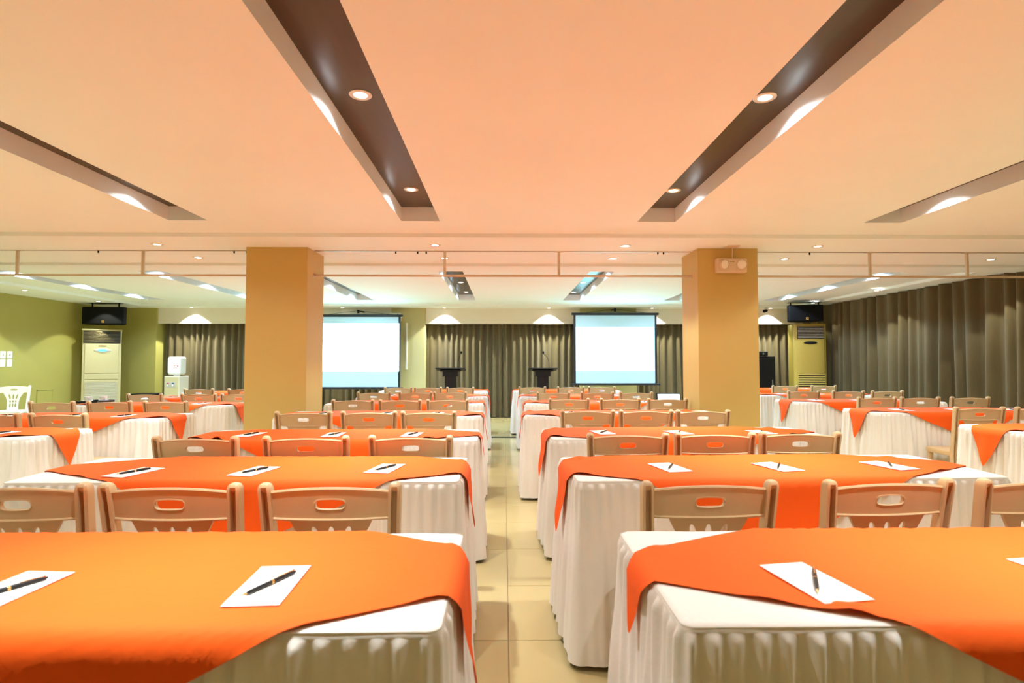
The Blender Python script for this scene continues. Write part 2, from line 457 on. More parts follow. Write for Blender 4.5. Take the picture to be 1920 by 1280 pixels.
# ------------------------------------------------------------------ chairs
def yback(z): return -.20 - max(0, z - .43) * .165
def chair_parts(m):
    parts = []
    # seat
    bm = new_bm()
    n = 10
    def rounded(hx, y0, y1, r, z):
        pts = []
        for cx, cy, a0 in ((hx - r, y1 - r, 0), (-hx + r, y1 - r, 90), (-hx + r, y0 + r, 180), (hx - r, y0 + r, 270)):
            for k in range(5):
                a = math.radians(a0 + 22.5 * k)
                pts.append(Vector((cx + r * math.cos(a), cy + r * math.sin(a), z)))
        return pts
    loft(bm, [rounded(.188, -.20, .125, .03, .385), rounded(.198, -.205, .132, .035, .39), rounded(.202, -.207, .135, .04, .42), rounded(.198, -.204, .131, .04, .43), rounded(.16, -.17, .115, .05, .427)])
    parts.append(('seat', mesh_of('seat', bm, m, 35)))
    # top rail with hand slot
    W = .187
    ztop = lambda u: .793 + .013 * (1 - (u / W) ** 2)
    zbot = lambda u: .711 - .004 * (1 - (u / W) ** 2)
    def slot(u):
        a = abs(u)
        if a >= .046: return 0.0
        if a <= .032: return .0155
        return .0155 * math.sqrt(max(0, 1 - ((a - .032) / .014) ** 2))
    us = sorted(set([round(-W + 2 * W * k / 12, 4) for k in range(13)] + [s * v for s in (-1, 1) for v in (.046, .0455, .043, .039, .035, .031, .02)] + [0.0]))
    def edges(u):
        h = slot(u); c = .757
        return [zbot(u), c - h, c + h, ztop(u)]
    def place(u, z, s):
        return Vector((u, yback(z) - .010 * (1 - (u / W) ** 2) + (.0065 if s else -.0065), z))
    bm = new_bm(); spans(bm, us, edges, place)
    for zf, r, off in ((ztop, .0062, -.003), (zbot, .0048, -.007)):
        tube(bm, [place(u, zf(u), 0) + Vector((0, off + .006, 0)) for u in [-W + 2 * W * k / 14 for k in range(15)]], r, 6)
    ringp = []
    for k in range(25):
        a = 2 * PI * k / 24
        ca, sa = math.cos(a), math.sin(a)
        u = .032 * (1 if ca > 0 else -1) * min(1, abs(ca) * 1.8) + .0155 * ca
        ringp.append(place(u, .757 + .0172 * sa, 0) + Vector((0, .001, 0)))
    tube(bm, ringp, .0028, 5, False)
    parts.append(('top_rail', mesh_of('top_rail', bm, m, 35)))
    # fan splat with three columns of slots
    wtab = [(.42, .074), (.50, .072), (.56, .074), (.61, .083), (.65, .10), (.68, .117), (.715, .134)]
    def hole(z):
        for a, b, h in ((.598, .684, .0125), (.548, .586, .011), (.470, .535, .011)):
            if a < z < b:
                q = (z - (a + b) / 2) / ((b - a) / 2)
                return h * math.sqrt(max(0, 1 - q * q)) ** .8
        return 0.0
    zs = sorted(set([.42, .44, .46, .542, .592, .69, .70, .715] + [a + (b - a) * (.5 - .5 * math.cos(PI * k / 10)) for a, b in ((.598, .684), (.548, .586), (.470, .535)) for k in range(11)]))
    def edges2(z):
        w_ = interp(z, wtab); h = hole(z)
        e = [-w_]
        for c in (-.47, 0, .47):
            e += [c * w_ - h, c * w_ + h]
        return e + [w_]
    def place2(z, u, s):
        return Vector((u, yback(z) - .008 * (1 - (u / W) ** 2) + (.005 if s else -.005), z))
    bm = new_bm(); spans(bm, zs, edges2, place2)
    parts.append(('splat', mesh_of('splat', bm, m, 35)))
    # rear legs running up into the back posts: a channel section open to the back
    for s in (-1, 1):
        bm = new_bm()
        path = [(0, .197, -.245, .95, 1), (.2, .194, -.215, 1, 1), (.40, .189, -.197, 1, 1), (.46, .189, -.204, 1, 1), (.6, .193, -.2285, 1, 1), (.72, .198, -.248, 1, 1), (.79, .201, -.2595, 1, 1), (.802, .2015, -.2615, 1, .2), (.812, .202, -.263, .93, 0), (.821, .2022, -.2645, .72, 0), (.825, .2023, -.265, .4, 0)]
        rings = []
        for z, x, y, k, gr in path:
            hw, hd = .0185 * k, .020 * k
            gw, gd = .0095 * k, -hd + .024 * gr
            P = [(-hw, -hd), (-gw, -hd), (-gw * .9, gd), (gw * .9, gd), (gw, -hd), (hw, -hd * .8), (hw, hd * .8), (hw * .75, hd), (-hw * .75, hd), (-hw, hd * .8)]
            rings.append([Vector((s * x + a, y + b, z)) for a, b in P])
        loft(bm, rings)
        parts.append(('leg', mesh_of('leg', bm, m, 40)))
    for s in (-1, 1):
        bm = new_bm()
        rings = []
        for z, x, y, k in ((0, .184, .086, .8), (.2, .179, .088, .95), (.40, .172, .090, 1.1)):
            P = [(-.017, -.013), (-.012, -.017), (.012, -.017), (.017, -.013), (.017, .013), (.012, .017), (-.012, .017), (-.017, .013)]
            rings.append([Vector((s * x + a * k, y + b * k, z)) for a, b in P])
        loft(bm, rings)
        parts.append(('leg', mesh_of('leg', bm, m, 40)))
    return parts
def make_chair(parts, label, loc, rz, group):
    t = thing('plastic_chair', label, 'chair', loc, rz, group)
    for n, me in parts: obj(n, me, None, t)
    return t

TAN = chair_parts('tan')

# ------------------------------------------------------------------ tables, cloths and overlays
HL, HW, TZ = .90, .285, .73
tb = {}
bm = new_bm(); box(bm, (-HL + .02, -HW + .02, .69), (HL - .02, HW - .02, .716), .004); tb['top'] = mesh_of('tabletop', bm, 'wood')
tb['legs'] = []
for sx in (-1, 1):
    for sy in (-1, 1):
        bm = new_bm()
        tube(bm, [(sx * .70, sy * .20, .692), (sx * .70, sy * .20, .05), (sx * .70, sy * .22, .004)], .013, 8)
        tb['legs'].append(mesh_of('leg', bm, 'steel', 50))
tb['bars'] = []
for sx in (-1, 1):
    bm = new_bm(); tube(bm, [(sx * .70, -.20, .30), (sx * .70, .20, .30)], .010, 8); tb['bars'].append(mesh_of('crossbar', bm, 'steel', 50))

def skirt_out(d):      # how far the skirt stands off at drop d, without folds
    return .004 + .036 * (d / .70) ** 1.3
def rrect(hl, hw, r, ns_long, ns_short, na):
    """perimeter samples: (core point, normal, arclength)"""
    out = []; s = 0.0
    cx, cy = hl - r, hw - r
    segs = [((-cx, -cy - r), (cx, -cy - r), (0, -1), ns_long, (cx, -cy), -90), ((cx + r, -cy), (cx + r, cy), (1, 0), ns_short, (cx, cy), 0),
            ((cx, cy + r), (-cx, cy + r), (0, 1), ns_long, (-cx, cy), 90), ((-cx - r, cy), (-cx - r, -cy), (-1, 0), ns_short, (-cx, -cy), 180)]
    for a, b, n, k, c, a0 in segs:
        L = math.hypot(b[0] - a[0], b[1] - a[1])
        for i in range(k):
            t = i / k
            out.append((lerp(a[0], b[0], t), lerp(a[1], b[1], t), n[0], n[1], s + L * t))
        s += L
        for i in range(na):
            an = math.radians(a0 + 90 * i / na)
            out.append((c[0] + r * math.cos(an), c[1] + r * math.sin(an), math.cos(an), math.sin(an), s + (r + .03) * (PI / 2) * i / na))
        s += (r + .03) * PI / 2
    return out, s
def skirt_bm(seed):
    rnd = random.Random(seed)
    per, S = rrect(HL, HW, .022, 250, 78, 8)
    N1, N2 = 104, 44
    j1 = [rnd.uniform(-.5, .5) for _ in range(N1)]
    a1 = [rnd.uniform(.45, 1.25) for _ in range(N1)]
    a2 = [rnd.uniform(.4, 1.3) for _ in range(N2)]
    j2 = [rnd.uniform(-.3, .3) for _ in range(N2)]
    l1 = [rnd.uniform(.5, 1.2) for _ in range(N1)]
    def folds(s, N, jj, aa):
        q = s / S * N
        i = int(q) % N; f = q - int(q)
        f = max(0, min(1, f + jj[i] * .35 * math.sin(PI * f)))
        return aa[i] * math.sin(PI * f) ** 2, i
    drops = [0, .006, .012, .018, .026, .036, .048, .065, .095, .14, .20, .28, .38, .48, .58, .66, .70]
    bm = new_bm(); rows = []
    hem = [rnd.uniform(-.012, .012) for _ in range(16)]
    for d in drops:
        row = []
        for (x, y, nx, ny, s) in per:
            g1, i1 = folds(s, N1, j1, a1)
            g2, i2 = folds(s, N2, j2, a2)
            k1 = smooth01((d - .004) / .022) * (1 - .75 * smooth01((d - .06) / (.28 * l1[i1])))
            k2 = smooth01((d - .05) / .3)
            off = skirt_out(d) + .014 * k1 * g1 + .017 * k2 * g2
            if d < .008: off = .003
            q = s / S * 16; i = int(q) % 16; h = lerp(hem[i], hem[(i + 1) % 16], smooth01(q - int(q)))
            dz = d / .70 * (.70 + h * .9) if d > .3 else d
            row.append(bm.verts.new((x + nx * off, y + ny * off, TZ - .004 - dz)))
        rows.append(row)
    n = len(per)
    for a, b in zip(rows, rows[1:]):
        for i in range(n):
            j = (i + 1) % n
            bm.faces.new((a[i], b[i], b[j], a[j]))
    return bm
def top_bm(seed):
    bm = new_bm(); rows = []
    per0, S = rrect(HL - .06, HW - .06, .010, 40, 14, 5)
    per, S = rrect(HL, HW, .022, 40, 14, 5)
    rows.append([bm.verts.new((x, y, TZ)) for x, y, nx, ny, q in per0])
    for shrink, dz in ((.012, -.0005), (.004, -.002), (-.002, -.006), (-.0045, -.011), (-.005, -.015)):
        rows.append([bm.verts.new((x - nx * shrink, y - ny * shrink, TZ + dz + .0012 * math.sin(q * 23 + seed) * (dz < -.001))) for x, y, nx, ny, q in per])
    n = len(per)
    for a, b in zip(rows, rows[1:]):
        for i in range(n):
            j = (i + 1) % n
            bm.faces.new((a[i], b[i], b[j], a[j]))
    bm.faces.new(rows[0])
    return bm
SKIRTS = [mesh_of('skirt', skirt_bm(11 + i), 'white_cloth', 180, False) for i in range(4)]
TOPS = [mesh_of('cloth_top', top_bm(31 + i), 'white_cloth', 60) for i in range(2)]

def overlay_bm(seed, du=0.0, dv=0.0, a=1.07, b=.60, ang=0.0):
    rnd = random.Random(seed)
    p = [rnd.uniform(0, 6.28) for _ in range(14)]
    bumps = [(rnd.choice((-1, 1)), rnd.uniform(-.95, .95), rnd.uniform(.006, .016), rnd.uniform(.025, .05)) for _ in range(7)] + [(-1, sg * rnd.uniform(.50, .62), rnd.uniform(.018, .026), rnd.uniform(.03, .045)) for sg in (-1, 1)] + [(-1, sg * rnd.uniform(.70, .80), rnd.uniform(.004, .008), .035) for sg in (-1, 1)]
    R = .014
    def bend(t, half):
        s = 1 if t >= 0 else -1
        t = abs(t)
        if t <= half: return s * t, 0.0
        q = t - half
        if q < R * PI / 2:
            an = q / R
            return s * (half + R * math.sin(an)), R * (1 - math.cos(an))
        return s * (half + R), R + q - R * PI / 2
    NU, NV = 104, 44
    ca, sa = math.cos(ang), math.sin(ang)
    def fn(i, j):
        uu = (i * 2 - 1)
        uu = math.copysign(abs(uu) ** .92, uu)
        u = uu * a
        hv = b * (1 - abs(uu)) * (1 + .15 * abs(uu)) + .004
        vv = j * 2 - 1
        # edge waves in the outline
        hv *= 1 + .012 * math.sin(u * 7 + p[0]) + .004 * math.sin(u * 21 + p[1])
        v = vv * hv
        U, V = u * ca - v * sa + du, u * sa + v * ca + dv
        x, dx = bend(U, HL + .001); y, dy = bend(V, HW + .001)
        d = dx + dy
        z = TZ + .0045 - d
        ex = .009 + skirt_out(min(d, .7)) + .019 * smooth01((d - .03) / .3)
        if dx > R:
            wv = (.005 * math.sin(V * 26 + p[2]) + .003 * math.sin(V * 55 + p[3])) * smooth01(dx / .25)
            x += math.copysign(ex * smooth01((dx - R * .5) / .03) + wv, x)
        if dy > R:
            wv = (.005 * math.sin(U * 15 + p[4]) + .004 * math.sin(U * 31 + p[5] + dy * 6)) * smooth01(dy / .2)
            y += math.copysign(ex * smooth01((dy - R * .5) / .03) + wv, y)
        if d == 0:
            # soft wrinkles on the flat, small lifts along the hem
            z += .0012 * (math.sin(U * 7 + V * 11 + p[6]) * math.sin(V * 9 - U * 5 + p[7]) + 1)
            for sd, bu, bh, bw in bumps:
                ed = (1 - abs(vv)) * hv
                if vv * sd > 0 and ed < .06 and abs(abs(y) - HW) > .0:
                    z += bh * math.exp(-((u - bu) / bw) ** 2) * (1 - ed / .06) * smooth01((HW - abs(V)) / .05)
        return Vector((x, y, z))
    bm = new_bm(); grid(bm, NU, NV, fn)
    bmesh.ops.remove_doubles(bm, verts=bm.verts[:], dist=2e-4)
    return bm
OVARS = ((-.04, .0, 1.10, .54), (.03, .01, 1.10, .54, .008), (.06, -.01, 1.10, .53, -.006), (.08, .0, 1.10, .54, .0), (.10, .0, 1.10, .55, -.006))
OVER = {1: [mesh_of('orange_overlay', overlay_bm(51 + i, *v), 'orange', 180, False) for i, v in enumerate(OVARS)],
        -1: [mesh_of('orange_overlay', overlay_bm(71 + i, -v[0], *v[1:]), 'orange', 180, False) for i, v in enumerate(OVARS)]}
OV = {'L': (3, 3, 0, 2, 1, 3, 3), 'R': (0, 4, 4, 2, 2, 1, 1), 'LL': (1, 2, 2, 1, 1), 'RR': (3, 3, 3, 2, 1)}

# notepad and pen (pen lies along +Y, tip towards -Y)
bm = new_bm(); box(bm, (-.0545, -.105, 0), (.0545, .105, .0022), .0006); PAD = mesh_of('notepad', bm, 'paper')
ROTX = Matrix.Translation((0, 0, .0048)) @ Matrix.Rotation(-PI / 2, 4, 'X')
def pen_part(prof, m, n=14):
    bm = new_bm(); lathe(bm, prof, n, ROTX); return mesh_of('pen', bm, m, 40)
PEN = [('barrel', pen_part([(.0028, -.062), (.0040, -.050), (.0046, -.03), (.0047, .001)], 'black')),
       ('cap', pen_part([(.0049, .005), (.0050, .02), (.0046, .05), (.0036, .066), (.0020, .070)], 'black')),
       ('band', pen_part([(.0051, .0005), (.0052, .002), (.0052, .0045), (.0050, .006)], 'gold')),
       ('tip', pen_part([(.0005, -.076), (.0016, -.070), (.0029, -.061)], 'gold'))]
bm = new_bm(); box(bm, (-.0012, .022, .0098), (.0012, .066, .0112), .0004); box(bm, (-.0012, .062, .006), (.0012, .066, .0112)); PEN.append(('clip', mesh_of('clip', bm, 'gold')))

BLOCK = {'L': ('left of the aisle', -1), 'R': ('right of the aisle', 1), 'LL': ('in the olive-wall block', -1), 'RR': ('in the side-curtain block', 1)}
#         block: [(x centre, y centre, rotation in degrees)]
TABLES = {
 'L': [(-1.015, 1.305, 0), (-1.085, 2.565, 0), (-1.07, 3.73, 1.2), (-1.107, 5.255, 0), (-1.148, 6.775, 0), (-1.14, 8.16, 0), (-1.185, 9.80, 0)],
 'R': [(1.225, 1.315, 0), (1.19, 2.59, 1.8), (1.19, 3.83, 2.6), (1.093, 5.30, 0), (1.155, 6.785, 0), (1.13, 8.095, 0), (1.068, 9.80, 0)],
 'LL': [(-3.86, 3.85, 0), (-3.80, 5.08, 0), (-3.93, 6.55, 0), (-3.95, 7.80, 0), (-4.15, 9.20, 0)],
 'RR': [(4.39, 4.03, 0), (4.43, 5.58, 0), (4.41, 7.01, 0), (4.60, 8.42, 0), (4.95, 10.22, 0)]}
# chairs: (table index, [x centre], y of the back posts' tops)
CHAIRS = {
 'L': [(1, (-1.53, -1.04, -.55), 1.815), (2, (-1.58, -1.03, -.48), 2.955), (3, (-1.57, -1.06, -.58), 4.453), (4, (-1.56, -1.08, -.59), 5.88), (5, (-1.70, -1.16, -.70), 7.44), (6, (-1.66, -1.18, -.68), 8.875)],
 'R': [(1, (.65, 1.23, 1.74), (1.86, 1.96, 2.01)), (2, (.67, 1.15, 1.63), 3.105), (3, (.68, 1.14, 1.60), 4.575), (4, (.70, 1.24, 1.74), 6.07), (5, (.64, 1.20, 1.71), 7.65), (6, (.45, 1.07, 1.57), 9.05)],
 'LL': [(1, (-3.87, -3.35), 4.395), (2, (-4.47, -3.92, -3.35), 5.675), (3, (-4.42, -3.76, -3.28), 7.05), (4, (-4.51, -3.87, -3.38), 8.455)],
 'RR': [(1, (4.09, 4.62), 4.93), (2, (4.15, 4.64, 5.20), 6.37), (3, (4.09, 4.70, 5.23), 7.83), (4, (4.72, 5.37), 9.65)]}
SEAT = {'L': ('wall-side', 'middle', 'aisle-side'), 'R': ('aisle-side', 'middle', 'curtain-side'), 'LL': ('wall-side', 'middle', 'inner'), 'RR': ('inner', 'middle', 'curtain-side')}

k = 0
for blk, lst in TABLES.items():
    where = BLOCK[blk][0]
    for i, (x, y, r) in enumerate(lst):
        rz = math.radians(r)
        tn = '%s table %s' % (ORD[i], where)
        t = thing('folding_table', 'folding table hidden under the cloths, %s' % tn, 'table', (x, y, 0), rz, 'cloth-covered seminar tables')
        obj('tabletop', tb['top'], None, t)
        for me in tb['legs']: obj('leg', me, None, t)
        for me in tb['bars']: obj('crossbar', me, None, t)
        c = thing('tablecloth', 'white gathered tablecloth on the %s' % tn, 'tablecloth', (x, y, 0), rz, 'white gathered tablecloths')
        obj('cloth_top', TOPS[k % 2], None, c)
        obj('skirt', SKIRTS[k % 4], None, c)
        o = obj('overlay', OVER[-BLOCK[blk][1]][OV[blk][i]], None); o.location = (x, y, 0); o.rotation_euler = (0, 0, rz)
        tag(o, 'orange diamond overlay cloth on the %s' % tn, 'tablecloth', 'orange overlay cloths')
        # pads and pens
        pads = {('L', 0): ((-1.56, 1.19, -3), (-1.007, 1.177, -4), (-.488, 1.203, 3)), ('R', 0): ((.652, 1.204, 9), (1.25, 1.235, 8), (1.78, 1.235, 6)),
                ('L', 1): ((-1.563, 2.43, -14), (-1.065, 2.447, -12), (-.52, 2.50, -10)), ('R', 1): ((.731, 2.508, 12), (1.214, 2.515, 14), (1.731, 2.54, 15))}.get((blk, i))
        if pads is None:
            pads = [(x + s * .52 + random.uniform(-.05, .05), y - .06 + random.uniform(-.02, .03), random.uniform(-12, 4) if blk in 'LL' else random.uniform(2, 14)) for s in (-1, 0, 1)]
        for q, (px, py, pr) in enumerate(pads):
            if abs(px - x) > .8: continue
            sn = SEAT[blk][q]
            pd = obj('notepad', PAD, None); pd.location = (px, py, TZ + .0078); pd.rotation_euler = (0, 0, math.radians(pr))
            tag(pd, 'white notepad, %s place at the %s' % (sn, tn), 'notepad', 'white notepads on the tables')
            pr2 = {'L': -24, 'LL': -26, 'R': -24, 'RR': -20}[blk] + random.uniform(-6, 6)
            if (blk, i) == ('L', 0): pr2 = (-32, -30, -24)[q]
            if (blk, i) == ('R', 0): pr2 = (-26, -22, -25)[q]
            pe = thing('pen', 'black pen with gold trim, %s place at the %s' % (sn, tn), 'pen', (px + .004, py - .005, TZ + .0102), math.radians(pr2), 'black pens on the notepads')
            for n, me in PEN: obj(n, me, None, pe)
        k += 1
for blk, lst in CHAIRS.items():
    where = BLOCK[blk][0]
    for ti, xs, yt in lst:
        tx, ty, tr = TABLES[blk][ti]
        for q, x in enumerate(xs):
            yy = yt[q] if isinstance(yt, tuple) else yt
            near = ty - HW + math.tan(math.radians(tr)) * (x - tx)
            oy = min(yy + .265 + random.uniform(-.015, .015), near - .21)
            qq = q + 1 if (len(xs) == 2 and blk == 'LL') else q
            a = random.uniform(-2, 2)
            if (blk, ti) == ('R', 1): a = (1.5, 4, 5)[q]
            make_chair(TAN, 'tan plastic chair, %s seat at the %s table %s' % (SEAT[blk][qq], ORD[ti], where), (x, oy, 0), math.radians(a), 'tan plastic chairs at the tables')

# white chair by the wall
make_chair(chair_parts('white_plastic'), 'white plastic chair standing alone by the olive wall', (-7.98, 9.25, 0), math.radians(180 - 25 + 52), None)

# ------------------------------------------------------------------ air conditioners
def louvres(bm, x0, x1, z0, z1, n, y, t=.006, d=.02, curve=0.0):
    for i in range(n):
        z = lerp(z0, z1, (i + .5) / n)
        mt = Matrix.Rotation(math.radians(-25), 4, 'X')
        box(bm, (x0, y - d / 2, z - t / 2), (x1, y + d / 2, z + t / 2), 0, 1, mt)
ac = thing('air_conditioner', 'ivory floor-standing air conditioner in the left corner, blue display lit', 'air conditioner', (-7.90, 11.22, 0), math.radians(33))
bm = new_bm(); box(bm, (-.312, .012, .04), (.312, .38, 1.84), .012, 2); box(bm, (-.322, 0, 1.835), (.322, .38, 1.86), .006); box(bm, (-.30, .02, 0), (.30, .36, .05)); obj('body', bm, 'acL', ac)
bm = new_bm(); box(bm, (-.298, .002, 1.585), (.298, .014, 1.825)); obj('outlet', bm, 'dark', ac)
for i in range(9):
    bm = new_bm(); louvres(bm, -.295, .295, 1.60 + i * .025, 1.60 + (i + 1) * .025, 1, .0, .003, .008); obj('louvre', bm, 'bronze', ac)
for z0, z1 in ((1.0, 1.57), (.875, .985), (.10, .86)):
    bm = new_bm(); box(bm, (-.270, -.006, z0), (.270, .014, z1), .004, 1); obj('front_panel', bm, 'acL', ac)
pn = ac.children[-1]
bm = new_bm()
for i in range(24): box(bm, (-.255, -.012, .13 + i * .0295), (.255, -.005, .146 + i * .0295), .002)
obj('intake_slats', bm, 'grille', pn)
bm = new_bm(); lathe(bm, [(.14, 0), (.135, .008), (.10, .012)], 32, Matrix.Translation((.01, -.005, 1.445)) @ Matrix.Rotation(PI / 2, 4, 'X') @ Matrix.Diagonal((1, .26, 1, 1))); ov = obj('control_oval', bm, 'grille', ac, 40)
bm = new_bm(); lathe(bm, [(.075, .010), (.072, .016), (.05, .018)], 28, Matrix.Translation((.01, -.005, 1.447)) @ Matrix.Rotation(PI / 2, 4, 'X') @ Matrix.Diagonal((1, .36, 1, 1))); obj('display', bm, 'blue', ov, 40)
bm = new_bm(); lathe(bm, [(.075, 0), (.072, .008), (.05, .010)], 28, Matrix.Translation((.01, -.003, 1.533)) @ Matrix.Rotation(PI / 2, 4, 'X') @ Matrix.Diagonal((1, .17, 1, 1))); obj('badge', bm, 'bronze', ac, 40)

ac = thing('air_conditioner', 'yellowed floor-standing air conditioner in the right corner below the speaker', 'air conditioner', (6.01, 11.0, 0), math.radians(-12), None)
bm = new_bm(); box(bm, (-.30, .05, .03), (.30, .42, 1.965), .01, 2)
def acfront(a, b):
    an = (a - .5)
    return Vector((an * .58, .058 - .062 * (1 - (2 * an) ** 4) ** .5, .03 + b * 1.93))
grid(bm, 16, 4, acfront); box(bm, (-.29, .0, .0), (.29, .40, .035)); obj('body', bm, 'acR', ac, 30)
bm = new_bm(); box(bm, (-.235, -.012, 1.67), (.25, .03, 1.92), .012, 2); outl = obj('outlet', bm, 'dark', ac)
for i in range(8):
    bm = new_bm(); louvres(bm, -.228, .243, 1.68 + i * .029, 1.68 + (i + 1) * .029, 1, -.014, .007, .018); obj('louvre', bm, 'grille', outl)
bm = new_bm(); lathe(bm, [(.125, 0), (.12, .012), (.09, .016)], 32, Matrix.Translation((0, -.004, 1.595)) @ Matrix.Rotation(PI / 2, 4, 'X') @ Matrix.Diagonal((1, .24, 1, 1))); obj('badge', bm, 'black', ac, 40)
bm = new_bm(); box(bm, (-.225, -.010, .30), (.25, .03, .985), .01, 1); inl = obj('intake', bm, 'dark', ac)
for i in range(16):
    bm = new_bm(); louvres(bm, -.232, .256, .31 + i * .0425, .31 + (i + 1) * .0425, 1, -.012, .022, .012); obj('louvre', bm, 'acR', inl)

# ------------------------------------------------------------------ loudspeakers hung from the ceiling
def speaker(label, loc, rz, w_=.78, h_=.345, d_=.30):
    t = thing('loudspeaker', label, 'speaker', loc, rz, 'black ceiling-hung loudspeakers')
    bm = new_bm()
    def ring(y, hw, z0, z1): return [Vector((-hw, y, z0)), Vector((hw, y, z0)), Vector((hw, y, z1)), Vector((-hw, y, z1))]
    loft(bm, [ring(.012, w_ / 2, -h_ / 2, h_ / 2), ring(d_ * .4, w_ / 2, -h_ / 2, h_ / 2), ring(d_, w_ * .32, -h_ / 2, h_ / 2)])
    bmesh.ops.bevel(bm, geom=bm.edges[:], offset=.008, segments=1, affect='EDGES')
    obj('cabinet', bm, 'black_matte', t)
    bm = new_bm(); box(bm, (-w_ / 2 + .012, -.006, -h_ / 2 + .012), (w_ / 2 - .012, .016, h_ / 2 - .012), .008, 2)
    gr = obj('front_grille', bm, 'black_matte', t)
    bm = new_bm(); box(bm, (-.005, -.011, -h_ / 2 + .03), (.045, -.005, -h_ / 2 + .08), .002)
    bd = obj('emblem', bm, 'gold', gr); bd['label'] = 'small square golden emblem'
    bm = new_bm(); box(bm, (.010, -.0125, -h_ / 2 + .043), (.018, -.0105, -h_ / 2 + .070)); box(bm, (.022, -.0125, -h_ / 2 + .043), (.034, -.0105, -h_ / 2 + .052)); box(bm, (.022, -.0125, -h_ / 2 + .058), (.034, -.0105, -h_ / 2 + .068))
    obj('emblem_mark', bm, 'bronze', gr)
    top = ZB - loc[2]
    bm = new_bm(); box(bm, (-.30, .05, top - .006), (.30, .17, top)); box(bm, (-.26, .09, h_ / 2), (-.24, .11, top)); box(bm, (.24, .09, h_ / 2), (.26, .11, top))
    obj('hanging_bracket', bm, 'black_matte', t)
    return t
speaker('black loudspeaker hung from the ceiling above the ivory air conditioner', (-7.85, 11.13, 2.125), math.radians(3))
speaker('black loudspeaker hung from the ceiling above the yellowed air conditioner', (5.83, 10.80, 2.16), math.radians(-12), .62, .32, .34)

# ------------------------------------------------------------------ water dispenser
wd = thing('water_dispenser', 'cream water dispenser with upturned white bottle beside the far curtain', 'water dispenser', (-6.66, 11.62, 0), math.radians(-3))
bm = new_bm(); box(bm, (-.155, -.16, .02), (.155, .16, .93), .012, 2); obj('body', bm, 'cream', wd)
bm = new_bm(); box(bm, (-.145, -.168, .03), (.145, -.155, .92), .006, 1); fp = obj('front_panel', bm, 'acL', wd)
bm = new_bm(); box(bm, (-.11, -.172, .70), (.09, -.164, .82), .004, 1); obj('tap_plate', bm, 'grille', fp)
for px, mt in ((-.065, 'red'), (.045, 'navyblue')):
    bm = new_bm(); lathe(bm, [(.014, 0), (.014, .03), (.010, .035)], 12, Matrix.Translation((px, -.168, .785)) @ Matrix.Rotation(PI / 2, 4, 'X')); tp = obj('tap', bm, mt, wd, 40); tp['label'] = 'red hot tap' if mt == 'red' else 'blue cold tap'
    bm = new_bm(); tube(bm, [(px, -.185, .775), (px, -.19, .735)], .010, 8); obj('spout', bm, 'white_plastic', tp, 40)
bm = new_bm()
box(bm, (-.135, -.12, .965), (.135, .12, 1.325), .045, 4); lathe(bm, [(.06, .925), (.06, .98)], 16)
bt = obj('bottle', bm, 'bottle', wd, 40)
bm = new_bm()
for px, pz, s in ((.02, 1.14, .014), (.055, 1.145, .012), (.088, 1.135, .014), (.04, 1.11, .009), (.072, 1.105, .009)):
    lathe(bm, [(s, 0), (s * .8, .003)], 10, Matrix.Translation((px, -.118, pz)) @ Matrix.Rotation(PI / 2, 4, 'X'))
obj('print', bm, 'red', bt)

bm = new_bm(); box(bm, (-7.42, 11.35, 0), (-6.93, 11.75, .585), .008); cb = obj('storage_box', bm, 'black_matte'); tag(cb, 'low black box between the ivory air conditioner and the water dispenser', 'box')

# ------------------------------------------------------------------ projection screens
def pscreen(label, xc, z0, z1, hw, im, y, hook_y):
    t = thing('projection_screen', label, 'projection screen', (xc, y, z0), 0, 'hanging projection screens')
    h = z1 - z0
    bm = new_bm(); box(bm, (-hw - .04, -.035, h - .05), (hw + .04, .035, h), .01, 2); obj('case', bm, 'navy', t)
    bm = new_bm(); box(bm, (-hw - .06, -.03, -.005), (hw + .06, .03, .035), .008, 2); obj('bottom_bar', bm, 'navy', t)
    bm = new_bm(); box(bm, (-hw, -.004, .03), (hw, .004, h - .045)); f = obj('fabric', bm, 'navy', t); f['label'] = 'black border of the fabric'
    bm = new_bm(); box(bm, (-hw + .045, -.006, .04), (hw - .045, -.0041, h - .055)); fl = obj('white_field', bm, 'screen', t)
    bm = new_bm(); box(bm, (im[0] - xc, -.0085, im[2] - z0), (im[1] - xc, -.0062, im[3] - z0)); obj('projected_image', bm, 'image', fl)
    bm = new_bm(); tube(bm, [(-hw * .72, 0, h), (0, 0, h + .075)], .004, 6); tube(bm, [(hw * .72, 0, h), (0, 0, h + .075)], .004, 6)
    obj('cord', bm, 'black_matte', t)
    bm = new_bm(); tube(bm, [(0, -.02, h + .07), (0, hook_y - y, h + .085)], .012, 8); box(bm, (-.025, -.03, h + .02), (.02, 0, h + .09), .004); obj('hook', bm, 'black_matte', t)
    return t
pscreen('right projection screen with a plain white image, left of the right pillar', 2.33, .735, 2.25, .875, (1.51, 3.145, 1.033, 1.945), 11.8, 12.2)
pscreen('left projection screen with a plain white image, partly behind the left pillar', -3.03, .66, 2.21, .875, (-3.87, -2.185, 1.023, 2.02), 11.8, 12.25)

